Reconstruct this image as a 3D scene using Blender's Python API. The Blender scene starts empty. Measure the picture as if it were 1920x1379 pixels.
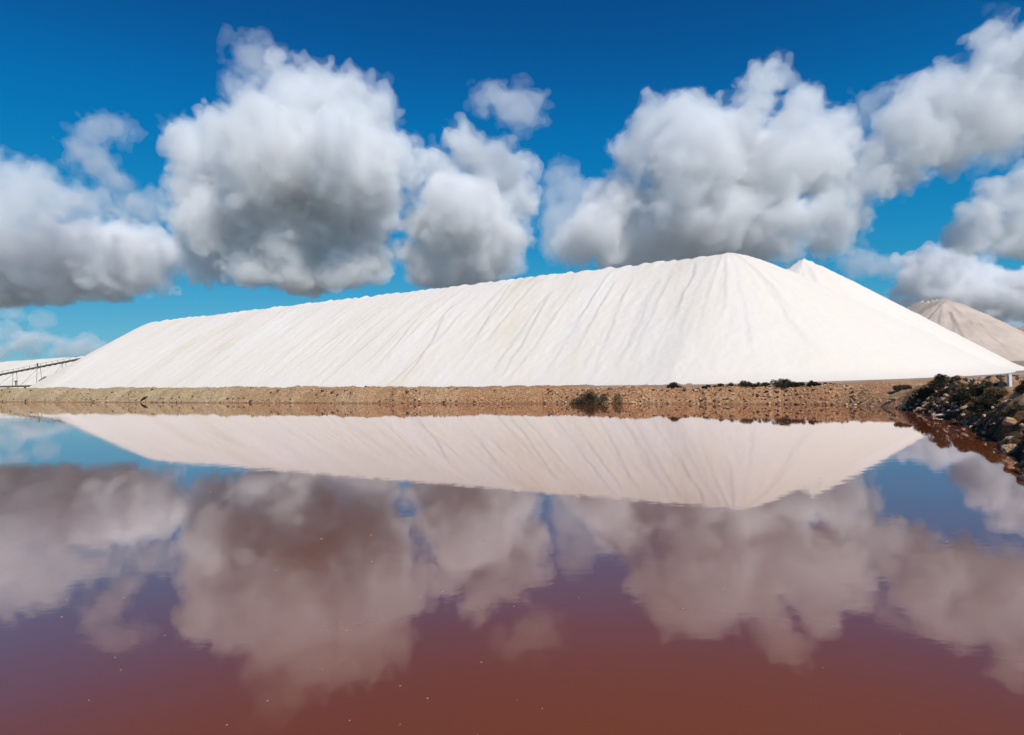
import bpy, math, random
import numpy as np
from mathutils import Vector, Matrix

random.seed(7)
RNG = np.random.default_rng(7)
scene = bpy.context.scene
COL = scene.collection
R = math.radians

# ------------------------------------------------------------------ camera
CAM_H = 2.5                      # metres above the brine
F_PX = 1150.0                    # focal length in pixels of a 1920-wide frame
ROLL, PITCH = R(1.83), R(0.20)
cam_d = bpy.data.cameras.new("camera")
cam_d.sensor_width = 36.0
cam_d.lens = 36.0 * F_PX / 1920.0
cam_d.clip_start, cam_d.clip_end = 0.1, 60000.0
cam = bpy.data.objects.new("camera", cam_d)
COL.objects.link(cam)
fwd = Vector((0, math.cos(PITCH), math.sin(PITCH)))
up0 = Vector((0, -math.sin(PITCH), math.cos(PITCH)))
rt0 = Vector((1, 0, 0))
UPV = up0 * math.cos(ROLL) + rt0 * math.sin(ROLL)
RTV = rt0 * math.cos(ROLL) - up0 * math.sin(ROLL)
m3 = Matrix((RTV, UPV, -fwd)).transposed()
cam.matrix_world = Matrix.Translation((0, 0, CAM_H)) @ m3.to_4x4()
scene.camera = cam

# ------------------------------------------------------------------ light
SUN_EL, SUN_AZ = R(46.0), math.atan2(0.43, -0.90)      # azimuth measured from +Y towards +X
S = Vector((math.sin(SUN_AZ) * math.cos(SUN_EL), math.cos(SUN_AZ) * math.cos(SUN_EL), math.sin(SUN_EL)))
world = bpy.data.worlds.new("World")
scene.world = world
world.use_nodes = True
wn, wl = world.node_tree.nodes, world.node_tree.links
wn.clear()
sky = wn.new("ShaderNodeTexSky")
sky.sky_type = 'NISHITA'
sky.sun_disc = False
sky.sun_elevation = SUN_EL
sky.sun_rotation = SUN_AZ
sky.altitude = 0
sky.air_density, sky.dust_density, sky.ozone_density = 1.0, 0.0, 3.0
EXPOSURE = 0.05
# polarised look: each channel of the sky gets its own contrast
sepc = wn.new("ShaderNodeSeparateColor"); comc = wn.new("ShaderNodeCombineColor")
wl.new(sky.outputs[0], sepc.inputs[0])
CURVES = ((0.0419, 1.0, ((0, 0), (.04, .003), (.07, .004), (.13, .030), (.25, .120), (1, .70))),
          (0.0969, 1.0, ((0, 0), (.10, .035), (.16, .072), (.245, .165), (.45, .290), (.82, .440), (1, .50))),
          (0.131, 0.5, ((0, 0), (.12, .150), (.205, .262), (.29, .440), (.45, .560), (.62, .640), (1, .80))))
for i, (k, k2, pts) in enumerate(CURVES):
    a_ = wn.new("ShaderNodeMath"); a_.operation = 'MULTIPLY'; a_.inputs[1].default_value = k * k2
    b_ = wn.new("ShaderNodeFloatCurve")
    cm = b_.mapping; cm.use_clip = False; cm.extend = 'EXTRAPOLATED'
    cp = cm.curves[0].points
    cp[0].location = pts[0]; cp[1].location = pts[-1]
    for q in pts[1:-1]: cp.new(*q)
    cm.update()
    c_ = wn.new("ShaderNodeMath"); c_.operation = 'MULTIPLY'; c_.inputs[1].default_value = 1.0 / (0.10 * 2 ** EXPOSURE)
    wl.new(sepc.outputs[i], a_.inputs[0]); wl.new(a_.outputs[0], b_.inputs["Value"]); wl.new(b_.outputs[0], c_.inputs[0]); wl.new(c_.outputs[0], comc.inputs[i])
bg = wn.new("ShaderNodeBackground"); bg.inputs["Strength"].default_value = 0.10
wo = wn.new("ShaderNodeOutputWorld")
wl.new(comc.outputs[0], bg.inputs["Color"]); wl.new(bg.outputs[0], wo.inputs["Surface"])
sun_d = bpy.data.lights.new("sun", 'SUN')
sun_d.energy, sun_d.angle, sun_d.color = 3.75, R(0.53), (1.0, 0.955, 0.895)
sun = bpy.data.objects.new("sun", sun_d)
COL.objects.link(sun)
sun.rotation_euler = S.to_track_quat('Z', 'Y').to_euler()
sun.location = (0, 0, 60)
scene.view_settings.view_transform = 'Standard'
scene.view_settings.look = 'None'
scene.view_settings.exposure = EXPOSURE
scene.view_settings.gamma = 1.0
scene.view_settings.use_curve_mapping = False
scene.render.engine = 'CYCLES'
cy = scene.cycles
cy.use_denoising = True
cy.max_bounces = 14
cy.volume_bounces = 11
cy.use_adaptive_sampling = True
cy.adaptive_threshold = 0.04
cy.diffuse_bounces = 3
cy.glossy_bounces = 3
cy.transparent_max_bounces = 16
cy.sample_clamp_indirect = 8.0

# ------------------------------------------------------------------ helpers
def ray(px, py):
    return fwd + RTV * ((px - 960.0) / F_PX) + UPV * (-(py - 689.5) / F_PX)

def on_plane(px, py, z=0.0):
    d = ray(px, py)
    t = (z - CAM_H) / d.z
    return Vector((0, 0, CAM_H)) + d * t

def at_depth(px, py, depth):
    d = ray(px, py)
    return Vector((0, 0, CAM_H)) + d * (depth / d.y)

def _hash(ix, iy, iz, seed):
    h = (ix.astype(np.int64) * 374761393 + iy.astype(np.int64) * 668265263 + iz.astype(np.int64) * 2147483647 + seed * 1274126177) & 0xFFFFFFFF
    h = ((h ^ (h >> 13)) * 1274126177) & 0xFFFFFFFF
    h = ((h ^ (h >> 16)) * 2246822519) & 0xFFFFFFFF
    return ((h ^ (h >> 15)) & 0xFFFF) / 32767.5 - 1.0

def vnoise(x, y, z=None, seed=0):
    """smooth value noise in -1..1 (2-D when z is None)"""
    x = np.asarray(x, float); y = np.asarray(y, float)
    z2 = np.zeros_like(x) if z is None else np.asarray(z, float)
    x0, y0, z0 = np.floor(x), np.floor(y), np.floor(z2)
    fx, fy, fz = x - x0, y - y0, z2 - z0
    fx, fy, fz = [f * f * f * (f * (f * 6 - 15) + 10) for f in (fx, fy, fz)]
    out = 0
    for dz in ((0,) if z is None else (0, 1)):
        wz = 1.0 if z is None else (fz if dz else 1 - fz)
        a = _hash(x0, y0, z0 + dz, seed) * (1 - fx) + _hash(x0 + 1, y0, z0 + dz, seed) * fx
        b = _hash(x0, y0 + 1, z0 + dz, seed) * (1 - fx) + _hash(x0 + 1, y0 + 1, z0 + dz, seed) * fx
        out = out + wz * (a * (1 - fy) + b * fy)
    return out

def fbm(x, y, z=None, octaves=4, seed=0, gain=0.5, lac=2.03):
    o, a, t = 0, 1.0, 0
    for k in range(octaves):
        o = o + a * vnoise(x, y, z, seed + 17 * k); t += a
        x, y = x * lac + 3.1, y * lac - 1.7
        if z is not None: z = z * lac + 0.7
        a *= gain
    return o / t

def mesh_np(name, V, F, mat=None, smooth=False, sharp=None):
    """V (n,3); F (m,k) constant arity"""
    V = np.asarray(V, np.float32); F = np.asarray(F, np.int32)
    me = bpy.data.meshes.new(name)
    k = F.shape[1]
    me.vertices.add(len(V)); me.vertices.foreach_set("co", V.ravel())
    me.loops.add(F.size); me.loops.foreach_set("vertex_index", F.ravel())
    me.polygons.add(len(F)); me.polygons.foreach_set("loop_start", np.arange(0, F.size, k, dtype=np.int32))
    me.update(calc_edges=True)
    me.polygons.foreach_set("use_smooth", np.full(len(F), smooth))
    if mat: me.materials.append(mat)
    return me

def link(name, me, parent=None, loc=(0, 0, 0), rot=(0, 0, 0), scale=(1, 1, 1)):
    o = bpy.data.objects.new(name, me)
    COL.objects.link(o)
    o.location, o.rotation_euler, o.scale = loc, rot, scale
    if parent is not None: o.parent = parent
    return o

def empty(name, loc=(0, 0, 0), rz=0):
    o = bpy.data.objects.new(name, None)
    o.empty_display_size = 0.1
    COL.objects.link(o)
    o.location = loc; o.rotation_euler = (0, 0, rz)
    return o

def tag(o, label=None, cat=None, group=None, kind=None):
    if label: o["label"] = label
    if cat: o["category"] = cat
    if group: o["group"] = group
    if kind: o["kind"] = kind
    return o

def grid_faces(nu, nv):
    i = np.arange(nu - 1)[:, None] * nv + np.arange(nv - 1)[None, :]
    i = i.ravel()
    return np.stack([i, i + nv, i + nv + 1, i + 1], 1)

class MB:
    """collects boxes and tubes into one mesh"""
    def __init__(s): s.v, s.f = [], []
    def box(s, c, size, axes=None):
        c = Vector(c); n = len(s.v)
        ax = axes or (Vector((1, 0, 0)), Vector((0, 1, 0)), Vector((0, 0, 1)))
        for sx in (-.5, .5):
            for sy in (-.5, .5):
                for sz in (-.5, .5):
                    s.v.append(tuple(c + ax[0] * (sx * size[0]) + ax[1] * (sy * size[1]) + ax[2] * (sz * size[2])))
        for q in ((0, 1, 3, 2), (4, 6, 7, 5), (0, 4, 5, 1), (2, 3, 7, 6), (0, 2, 6, 4), (1, 5, 7, 3)):
            s.f.append(tuple(n + i for i in q))
    def tube(s, pts, rad, k=6):
        pts = [Vector(p) for p in pts]
        rings = []
        for i, p in enumerate(pts):
            d = (pts[min(i + 1, len(pts) - 1)] - pts[max(i - 1, 0)]).normalized()
            a = d.cross(Vector((0.3, 0.2, 1))).normalized(); b = d.cross(a)
            r = rad[i] if isinstance(rad, (list, tuple)) else rad
            n = len(s.v)
            for j in range(k):
                t = 2 * math.pi * j / k
                s.v.append(tuple(p + (a * math.cos(t) + b * math.sin(t)) * r))
            rings.append(n)
        for i in range(len(rings) - 1):
            for j in range(k):
                s.f.append((rings[i] + j, rings[i] + (j + 1) % k, rings[i + 1] + (j + 1) % k, rings[i + 1] + j))
        s.f.append(tuple(rings[0] + j for j in range(k))[::-1]); s.f.append(tuple(rings[-1] + j for j in range(k)))
    def build(s, name, mat, parent=None):
        me = bpy.data.meshes.new(name)
        me.from_pydata(s.v, [], s.f); me.materials.append(mat)
        return link(name, me, parent)

# ------------------------------------------------------------------ materials
def new_mat(name):
    m = bpy.data.materials.new(name); m.use_nodes = True
    nt = m.node_tree
    return m, nt.nodes, nt.links, nt.nodes["Principled BSDF"], nt.nodes["Material Output"]

def ramp(n, stops):
    r = n.new("ShaderNodeValToRGB")
    e = r.color_ramp.elements
    while len(e) > 1: e.remove(e[-1])
    e[0].position, e[0].color = stops[0][0], (*stops[0][1], 1)
    for p, c in stops[1:]:
        k = e.new(p); k.color = (*c, 1)
    return r

def noise_node(n, l, scale, detail=6, rough=0.6, vec=None, dist=0.0):
    t = n.new("ShaderNodeTexNoise")
    t.inputs["Scale"].default_value = scale; t.inputs["Detail"].default_value = detail
    t.inputs["Roughness"].default_value = rough; t.inputs["Distortion"].default_value = dist
    if vec is not None: l.new(vec, t.inputs["Vector"])
    return t

def noisy(name, stops, scale, rough=0.9, bump=0.3, bscale=None, bdist=0.05, detail=8, scl=(1, 1, 1), rot=(0, 0, 0), spec=0.3):
    m, n, l, p, o = new_mat(name)
    geo = n.new("ShaderNodeNewGeometry")
    mp = n.new("ShaderNodeMapping"); mp.inputs["Scale"].default_value = scl; mp.inputs["Rotation"].default_value = rot
    l.new(geo.outputs["Position"], mp.inputs["Vector"])
    t = noise_node(n, l, scale, detail, 0.65, mp.outputs[0])
    r = ramp(n, stops)
    l.new(t.outputs[0], r.inputs[0]); l.new(r.outputs[0], p.inputs["Base Color"])
    p.inputs["Roughness"].default_value = rough
    p.inputs["Specular IOR Level"].default_value = spec
    if bump:
        t2 = noise_node(n, l, bscale or scale * 4, 8, 0.7, geo.outputs["Position"])
        b = n.new("ShaderNodeBump"); b.inputs["Strength"].default_value = bump; b.inputs["Distance"].default_value = bdist
        l.new(t2.outputs[0], b.inputs["Height"]); l.new(b.outputs[0], p.inputs["Normal"])
    return m

M = {}
M["ground"] = noisy("ground_soil", [(0.3, (.26, .17, .11)), (0.55, (.36, .26, .18)), (0.75, (.45, .36, .28))], 0.12, bump=0.4, bscale=1.5)
M["plain"] = noisy("scrub_plain", [(0.3, (.15, .14, .12)), (0.7, (.24, .22, .20))], 0.01, bump=0)
M["stone"] = noisy("bank_stone", [(0.3, (.34, .17, .085)), (0.5, (.52, .32, .18)), (0.7, (.64, .47, .31))], 1.1, bump=0.5, bscale=14, bdist=.02)
M["salt_stone"] = noisy("salt_crusted_stone", [(0.3, (.42, .30, .22)), (0.5, (.62, .52, .44)), (0.7, (.74, .68, .62))], 3.0, bump=0.5, bscale=14, bdist=.02)
M["clod"] = noisy("crusted_clod", [(0.3, (.30, .17, .09)), (0.5, (.48, .30, .17)), (0.7, (.62, .45, .30))], 9.0, bump=0.6, bscale=30, bdist=.02)
M["dark_stone"] = noisy("dark_wet_stone", [(0.3, (.035, .02, .014)), (0.7, (.12, .07, .045))], 4.0, rough=.7, bump=0.5, bscale=14, bdist=.02)
M["leaf"] = noisy("shrub_leaf", [(0.3, (.018, .015, .009)), (0.55, (.05, .042, .024)), (0.72, (.15, .12, .065))], 7.0, rough=.8, bump=0, spec=.2)
M["leaf_olive"] = noisy("olive_leaf", [(0.3, (.055, .042, .022)), (0.6, (.13, .098, .055)), (0.8, (.21, .155, .085))], 3.0, rough=.8, bump=0, spec=.2)
M["leaf_grey"] = noisy("grey_leaf", [(0.3, (.03, .026, .016)), (0.6, (.07, .06, .038)), (0.8, (.12, .10, .065))], 3.0, rough=.8, bump=0, spec=.2)
M["leaf_dry"] = noisy("dry_leaf", [(0.3, (.14, .09, .04)), (0.6, (.26, .18, .09)), (0.8, (.36, .27, .15))], 3.0, rough=.85, bump=0, spec=.2)
M["wood"] = noisy("dead_wood", [(0.3, (.03, .02, .014)), (0.7, (.09, .06, .04))], 12.0, bump=.3, bscale=40)
M["steel"] = noisy("rusty_steel", [(0.3, (.12, .10, .07)), (0.7, (.25, .21, .14))], 2.0, rough=.6, bump=.1)
M["belt"] = noisy("belt_rubber", [(0.3, (.10, .09, .05)), (0.7, (.22, .19, .11))], 2.0, rough=.8, bump=.1)
M["white_paint"] = noisy("white_paint", [(0.3, (.68, .66, .62)), (0.7, (.8, .79, .76))], 6.0, rough=.6, bump=.1)

def salt_material():
    m, n, l, p, o = new_mat("piled_salt")
    at = n.new("ShaderNodeAttribute"); at.attribute_name = "fall"       # (along crest, down slope, 0)
    mp = n.new("ShaderNodeMapping"); mp.inputs["Scale"].default_value = (0.16, 0.035, 1)
    l.new(at.outputs["Vector"], mp.inputs["Vector"])
    t = noise_node(n, l, 1.0, 5, 0.55, mp.outputs[0], 0.4)
    r = ramp(n, [(0.30, (.76, .665, .53)), (0.40, (.80, .715, .60)), (0.5, (.82, .735, .63)), (0.68, (.83, .755, .675))])
    l.new(t.outputs[0], r.inputs[0]); l.new(r.outputs[0], p.inputs["Base Color"])
    p.inputs["Roughness"].default_value = 0.75; p.inputs["Specular IOR Level"].default_value = 0.2
    geo = n.new("ShaderNodeNewGeometry")
    t2 = noise_node(n, l, 2.2, 8, 0.7, geo.outputs["Position"])
    b = n.new("ShaderNodeBump"); b.inputs["Strength"].default_value = 0.4; b.inputs["Distance"].default_value = 0.12
    l.new(t2.outputs[0], b.inputs["Height"]); l.new(b.outputs[0], p.inputs["Normal"])
    return m
M["salt"] = salt_material()

def dirty_heap_material():
    m, n, l, p, o = new_mat("dirty_salt")
    geo = n.new("ShaderNodeNewGeometry")
    t = noise_node(n, l, 0.12, 8, 0.6, geo.outputs["Position"])
    r = ramp(n, [(0.3, (.47, .37, .29)), (0.55, (.58, .47, .385)), (0.75, (.64, .54, .455))])
    l.new(t.outputs[0], r.inputs[0]); l.new(r.outputs[0], p.inputs["Base Color"])
    p.inputs["Roughness"].default_value = 0.9; p.inputs["Specular IOR Level"].default_value = 0.1
    return m
M["dirty"] = dirty_heap_material()

def bank_material(name, soil, wet, dry=None, soil2=None):
    m, n, l, p, o = new_mat(name)
    geo = n.new("ShaderNodeNewGeometry")
    t = noise_node(n, l, 0.25, 8, 0.62, geo.outputs["Position"])
    r = ramp(n, soil)
    l.new(t.outputs[0], r.inputs[0])
    if soil2 is not None:                                  # olive silt towards the far left end of the bank
        ra = ramp(n, soil2); l.new(t.outputs[0], ra.inputs[0])
        tl = noise_node(n, l, 0.05, 3, 0.5, geo.outputs["Position"])
        sx = n.new("ShaderNodeSeparateXYZ"); l.new(geo.outputs["Position"], sx.inputs[0])
        ma = n.new("ShaderNodeMath"); ma.operation = 'MULTIPLY_ADD'; ma.inputs[1].default_value = 40.0
        l.new(tl.outputs[0], ma.inputs[0]); l.new(sx.outputs["X"], ma.inputs[2])
        mr0 = n.new("ShaderNodeMapRange"); mr0.inputs["From Min"].default_value = -18.0; mr0.inputs["From Max"].default_value = 18.0
        l.new(ma.outputs[0], mr0.inputs["Value"])
        mm = n.new("ShaderNodeMix"); mm.data_type = 'RGBA'
        l.new(mr0.outputs[0], mm.inputs["Factor"]); l.new(ra.outputs[0], mm.inputs[6]); l.new(r.outputs[0], mm.inputs[7])
        soil_out = mm.outputs[2]
    else:
        soil_out = r.outputs[0]
    # gravelly speckle
    t3 = noise_node(n, l, 9.0, 3, 0.6, geo.outputs["Position"])
    r3 = ramp(n, [(0.40, (.45, .42, .40)), (0.52, (1, 1, 1)), (0.66, (1.45, 1.45, 1.5))])
    l.new(t3.outputs[0], r3.inputs[0])
    mu = n.new("ShaderNodeMix"); mu.data_type = 'RGBA'; mu.blend_type = 'MULTIPLY'; mu.inputs["Factor"].default_value = 0.8
    l.new(soil_out, mu.inputs[6]); l.new(r3.outputs[0], mu.inputs[7])
    # damp line just above the brine
    sep = n.new("ShaderNodeSeparateXYZ"); l.new(geo.outputs["Position"], sep.inputs[0])
    ad = n.new("ShaderNodeMath"); ad.operation = 'MULTIPLY_ADD'
    ad.inputs[1].default_value = 0.25; l.new(t3.outputs[0], ad.inputs[0]); l.new(sep.outputs["Z"], ad.inputs[2])
    mr = n.new("ShaderNodeMapRange"); mr.inputs["From Min"].default_value = 0.12; mr.inputs["From Max"].default_value = 0.30
    l.new(ad.outputs[0], mr.inputs["Value"])
    mx = n.new("ShaderNodeMix"); mx.data_type = 'RGBA'
    l.new(mr.outputs[0], mx.inputs["Factor"]); mx.inputs[6].default_value = (*wet, 1); l.new(mu.outputs[2], mx.inputs[7])
    out = mx.outputs[2]
    if dry is not None:                                    # sunlit top put into the colour: tan above the shade-dark slope
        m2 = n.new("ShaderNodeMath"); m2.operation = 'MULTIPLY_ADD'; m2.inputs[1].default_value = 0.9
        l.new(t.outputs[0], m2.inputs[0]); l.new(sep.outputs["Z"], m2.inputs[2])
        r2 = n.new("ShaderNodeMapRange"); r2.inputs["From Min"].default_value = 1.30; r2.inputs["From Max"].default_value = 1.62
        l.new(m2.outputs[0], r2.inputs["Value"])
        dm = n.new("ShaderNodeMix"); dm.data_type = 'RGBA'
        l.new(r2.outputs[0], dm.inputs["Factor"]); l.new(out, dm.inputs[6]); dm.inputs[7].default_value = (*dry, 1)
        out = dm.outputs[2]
    l.new(out, p.inputs["Base Color"])
    p.inputs["Roughness"].default_value = 0.92; p.inputs["Specular IOR Level"].default_value = 0.15
    b = n.new("ShaderNodeBump"); b.inputs["Strength"].default_value = 0.7; b.inputs["Distance"].default_value = 0.08
    t4 = noise_node(n, l, 5.0, 8, 0.75, geo.outputs["Position"])
    l.new(t4.outputs[0], b.inputs["Height"]); l.new(b.outputs[0], p.inputs["Normal"])
    return m
M["bank"] = bank_material("bank_soil", [(0.3, (.36, .17, .078)), (0.5, (.44, .235, .115)), (0.7, (.52, .33, .18))], (.24, .13, .075), soil2=[(0.3, (.40, .27, .14)), (0.5, (.47, .345, .19)), (0.7, (.54, .42, .26))])
M["shaded_bank"] = bank_material("bank_soil_in_shade", [(0.3, (.03, .018, .010)), (0.5, (.075, .042, .022)), (0.7, (.19, .11, .055))], (.03, .018, .012), (.36, .21, .115))  # soil darkened to carry the slope's shade; last colour is the lit top

def water_material():
    m, n, l, p, o = new_mat("pink_brine")
    n.remove(p)
    geo = n.new("ShaderNodeNewGeometry")
    t = noise_node(n, l, 0.06, 3, 0.5, geo.outputs["Position"])
    r = ramp(n, [(0.3, (.175, .043, .018)), (0.7, (.245, .070, .022))])
    l.new(t.outputs[0], r.inputs[0])
    dif = n.new("ShaderNodeBsdfDiffuse"); l.new(r.outputs[0], dif.inputs["Color"])
    gl = n.new("ShaderNodeBsdfGlossy"); gl.inputs["Roughness"].default_value = 0.02
    gl.inputs["Color"].default_value = (1.0, 0.95, 0.94, 1)
    lw = n.new("ShaderNodeLayerWeight"); lw.inputs["Blend"].default_value = 0.5
    fr = n.new("ShaderNodeFloatCurve")
    fp = fr.mapping.curves[0].points
    fp[0].location = (0, .02); fp[1].location = (1, 1)
    for q in ((.45, .045), (.546, .085), (.642, .225), (.775, .48), (.9, .74)): fp.new(*q)
    fr.mapping.update()
    l.new(lw.outputs["Facing"], fr.inputs["Value"])
    mx = n.new("ShaderNodeMixShader")
    l.new(fr.outputs[0], mx.inputs[0]); l.new(dif.outputs[0], mx.inputs[1]); l.new(gl.outputs[0], mx.inputs[2])
    l.new(mx.outputs[0], o.inputs["Surface"])
    # almost still: centimetre ripples a fraction of a millimetre high
    mp = n.new("ShaderNodeMapping"); mp.inputs["Scale"].default_value = (0.8, 1.4, 1.0)
    l.new(geo.outputs["Position"], mp.inputs["Vector"])
    t2 = noise_node(n, l, 2.2, 4, 0.55, mp.outputs[0])
    b = n.new("ShaderNodeBump"); b.inputs["Distance"].default_value = 0.0014
    mp3 = n.new("ShaderNodeMapping"); mp3.inputs["Scale"].default_value = (0.05, 0.22, 1.0)       # wind lanes
    l.new(geo.outputs["Position"], mp3.inputs["Vector"])
    t3 = noise_node(n, l, 1.0, 3, 0.5, mp3.outputs[0])
    r3 = n.new("ShaderNodeMapRange"); r3.inputs["From Min"].default_value = 0.42; r3.inputs["From Max"].default_value = 0.68
    r3.inputs["To Min"].default_value = 0.35; r3.inputs["To Max"].default_value = 1.0
    l.new(t3.outputs[0], r3.inputs["Value"]); l.new(r3.outputs[0], b.inputs["Strength"])
    l.new(t2.outputs[0], b.inputs["Height"])
    for q in (gl,): l.new(b.outputs[0], q.inputs["Normal"])
    return m
M["water"] = water_material()

def cloud_material(name, density, aniso=0.25, col=(.995, .993, .993)):
    m, n, l, p, o = new_mat(name)
    n.remove(p)
    v = n.new("ShaderNodeVolumePrincipled")
    v.inputs["Color"].default_value = (*col, 1)
    v.inputs["Density"].default_value = density
    v.inputs["Anisotropy"].default_value = aniso
    l.new(v.outputs[0], o.inputs["Volume"])
    return m

# ------------------------------------------------------------------ water and ground
WL = 9000.0
wv = [(-420, -260, 0), (70, -260, 0), (70, 330, 0), (-420, 330, 0)]
water = link("brine_water", mesh_np("brine_water", wv, [(0, 1, 2, 3)], M["water"]))
tag(water, "still pink brown brine mirroring heap and clouds", kind="structure")

ang = np.linspace(0, 2 * np.pi, 97)[:-1]
pv = np.concatenate([[[0, 0, -.35]], np.stack([9000 * np.cos(ang), 9000 * np.sin(ang), np.full(96, -.35)], 1)])
plain = link("plain", mesh_np("plain", pv, [(0, 1 + i, 1 + (i + 1) % 96) for i in range(96)], M["plain"]))
tag(plain, "dark scrubby plain around the salt works", kind="structure")

# shoreline: pixel points on the brine surface, left to right, then towards the viewer
SHORE_PX = [(-260, 752.5), (0, 754), (240, 755), (480, 756), (720, 756.6), (960, 757), (1200, 757.3), (1400, 758), (1560, 759.5),
            (1650, 763), (1700, 768), (1745, 776), (1797, 790), (1840, 808), (1874, 834), (1905, 860), (1960, 905), (2080, 1010)]
P = [on_plane(*q) for q in SHORE_PX]
P = [P[0] + (P[0] - P[1]).normalized() * 220] + P + [Vector((7.5, 0, 0)), Vector((8.0, -14, 0)), Vector((9, -60, 0))]
shore = np.array([[p.x, p.y] for p in P])
seg = np.linalg.norm(np.diff(shore, axis=0), axis=1)
cum = np.concatenate([[0], np.cumsum(seg)])

def shore_at(s):
    return np.stack([np.interp(s, cum, shore[:, 0]), np.interp(s, cum, shore[:, 1])], 1)

S_OF = {q[0]: cum[i + 1] for i, q in enumerate(SHORE_PX)}
S_CORNER = S_OF[1700]

def smooth_shore(s):
    a = np.zeros((len(s), 2)); w = 0
    for k, g in ((-1.5, .2), (-.75, .25), (0, .3), (.75, .25), (1.5, .2)):
        a += g * shore_at(s + k); w += g
    return a / w

top_s = [0, S_OF[-260], S_OF[0], S_OF[480], S_OF[960], S_OF[1400], S_OF[1650], S_OF[1700], S_OF[1745], S_OF[1797], S_OF[1874], S_OF[2080], cum[-1]]
top_h = [2.4, 2.2, 1.88, 1.36, .98, 0.86, .95, 1.05, 1.36, 1.30, 1.15, 1.2, 1.2]
bk_h = [1.2, 1.2, 1.0, .7, .6, .55, .75, .95, 1.1, 1.0, .95, 1.0, 1.0]

def bank_height(s, d):
    """bank surface above the brine at shore distance s and d metres inland"""
    H = np.interp(s, top_s, top_h)
    B = np.interp(s, top_s, bk_h)
    pxy = smooth_shore(s); tg = smooth_shore(s + .6) - smooth_shore(s - .6)
    tg /= np.linalg.norm(tg, axis=1)[:, None] + 1e-9
    nrm = np.stack([-tg[:, 1], tg[:, 0]], 1)
    xy = pxy + nrm * d[:, None]
    w = 1.25 * H
    u = np.clip(d / w, -3, 1)
    zz = np.where(u < 0, u * H * .9, H * (1 - (1 - np.clip(u, 0, 1)) ** 1.7))
    back = np.clip((d - w - 1.6) / 4.0, 0, 1); back = back * back * (3 - 2 * back)
    zz = zz * (1 - back) + np.where(back > 0, B, 0) * back
    near = np.clip((s - S_OF[1650]) / 6.0, 0, 1)           # rougher towards the dark bank
    x, y = xy[:, 0], xy[:, 1]
    n1 = fbm(x * .45, y * .45, octaves=3, seed=3); n2 = fbm(x * 1.9, y * 1.9, octaves=4, seed=9); n3 = fbm(x * 6, y * 6, octaves=3, seed=21)
    env = np.clip((d + 1.0) / 1.4, 0, 1)
    zz = zz + env * ((.22 + .06 * near + .12 * np.clip((S_OF[960] - s) / 40, 0, 1)) * n1 + (.14 + .10 * near) * n2 + (.035 + .06 * near) * n3)
    zz = zz + env * near * .22 * np.maximum(0, n2) * 1.2
    return np.stack([x, y, zz], 1)

def bank_strip(name, s0, s1, ds, mat, label):
    s = np.arange(s0, s1 + ds * .5, ds); s[-1] = s1
    d = np.concatenate([np.arange(-1.6, 4.2, ds * .85), np.arange(4.3, 12, .5), np.array([13, 15, 18, 22])])
    sg, dg = np.meshgrid(s, d, indexing='ij')
    V = bank_height(sg.ravel(), dg.ravel())
    o = link(name, mesh_np(name, V, grid_faces(len(s), len(d))[:, ::-1], mat, smooth=True))
    return tag(o, label, kind="structure")

S_NEAR = S_OF[2080]
far_bank = bank_strip("earth_bank", 60, S_CORNER, 0.19, M["bank"], "low tan gravelly earth bank along the foot of the heap")
dark_bank = bank_strip("rocky_bank", S_CORNER, S_NEAR, 0.07, M["shaded_bank"], "dark shaded rocky bank at the right edge of the brine")
near_bank = bank_strip("near_bank", S_NEAR, cum[-1] - 2, 0.4, M["shaded_bank"], "dark bank running on past the right of the frame")

# ground sheet behind the banks to the horizon
inner = np.array([bank_height(np.array([s]), np.array([6.5]))[0][:2] for s in np.linspace(2, cum[-1] - 3, 160)])
outer = []
c0 = np.array([40.0, 60.0])
for q in inner:
    v = q - c0
outerpts = []
NI = len(inner)
for i, q in enumerate(inner):
    a = np.interp(i, [0, NI * .55, NI - 1], [R(178), R(60), R(-62)])
    outerpts.append((c0[0] + 9000 * math.cos(a), c0[1] + 9000 * math.sin(a)))
gz = 0.62
rows = []
for f in (0, .002, .006, .014, .03, .05):
    rows.append(np.column_stack([inner * (1 - f) + np.array(outerpts) * f, np.full(NI, gz)]))
GV = np.concatenate([np.array(rows).transpose(1, 0, 2).reshape(-1, 3)])
ground = link("ground", mesh_np("ground", GV, grid_faces(NI, len(rows)), M["ground"]))
tag(ground, "flat brown ground of the salt works", kind="structure")

# ------------------------------------------------------------------ salt heaps
H_MOUND = 17.2
def on_height(px, py, z):
    d = ray(px, py); t = (z - CAM_H) / d.z
    return Vector((0, 0, CAM_H)) + d * t
C0 = on_height(1362, 477, H_MOUND)         # right end of the crest
C1 = on_height(292, 604, H_MOUND)          # left end
Q2 = at_depth(1507, 486, C0.y * 1.06)      # second peak behind the right end
print("crest", C0, C1, "peak2", Q2)

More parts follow.
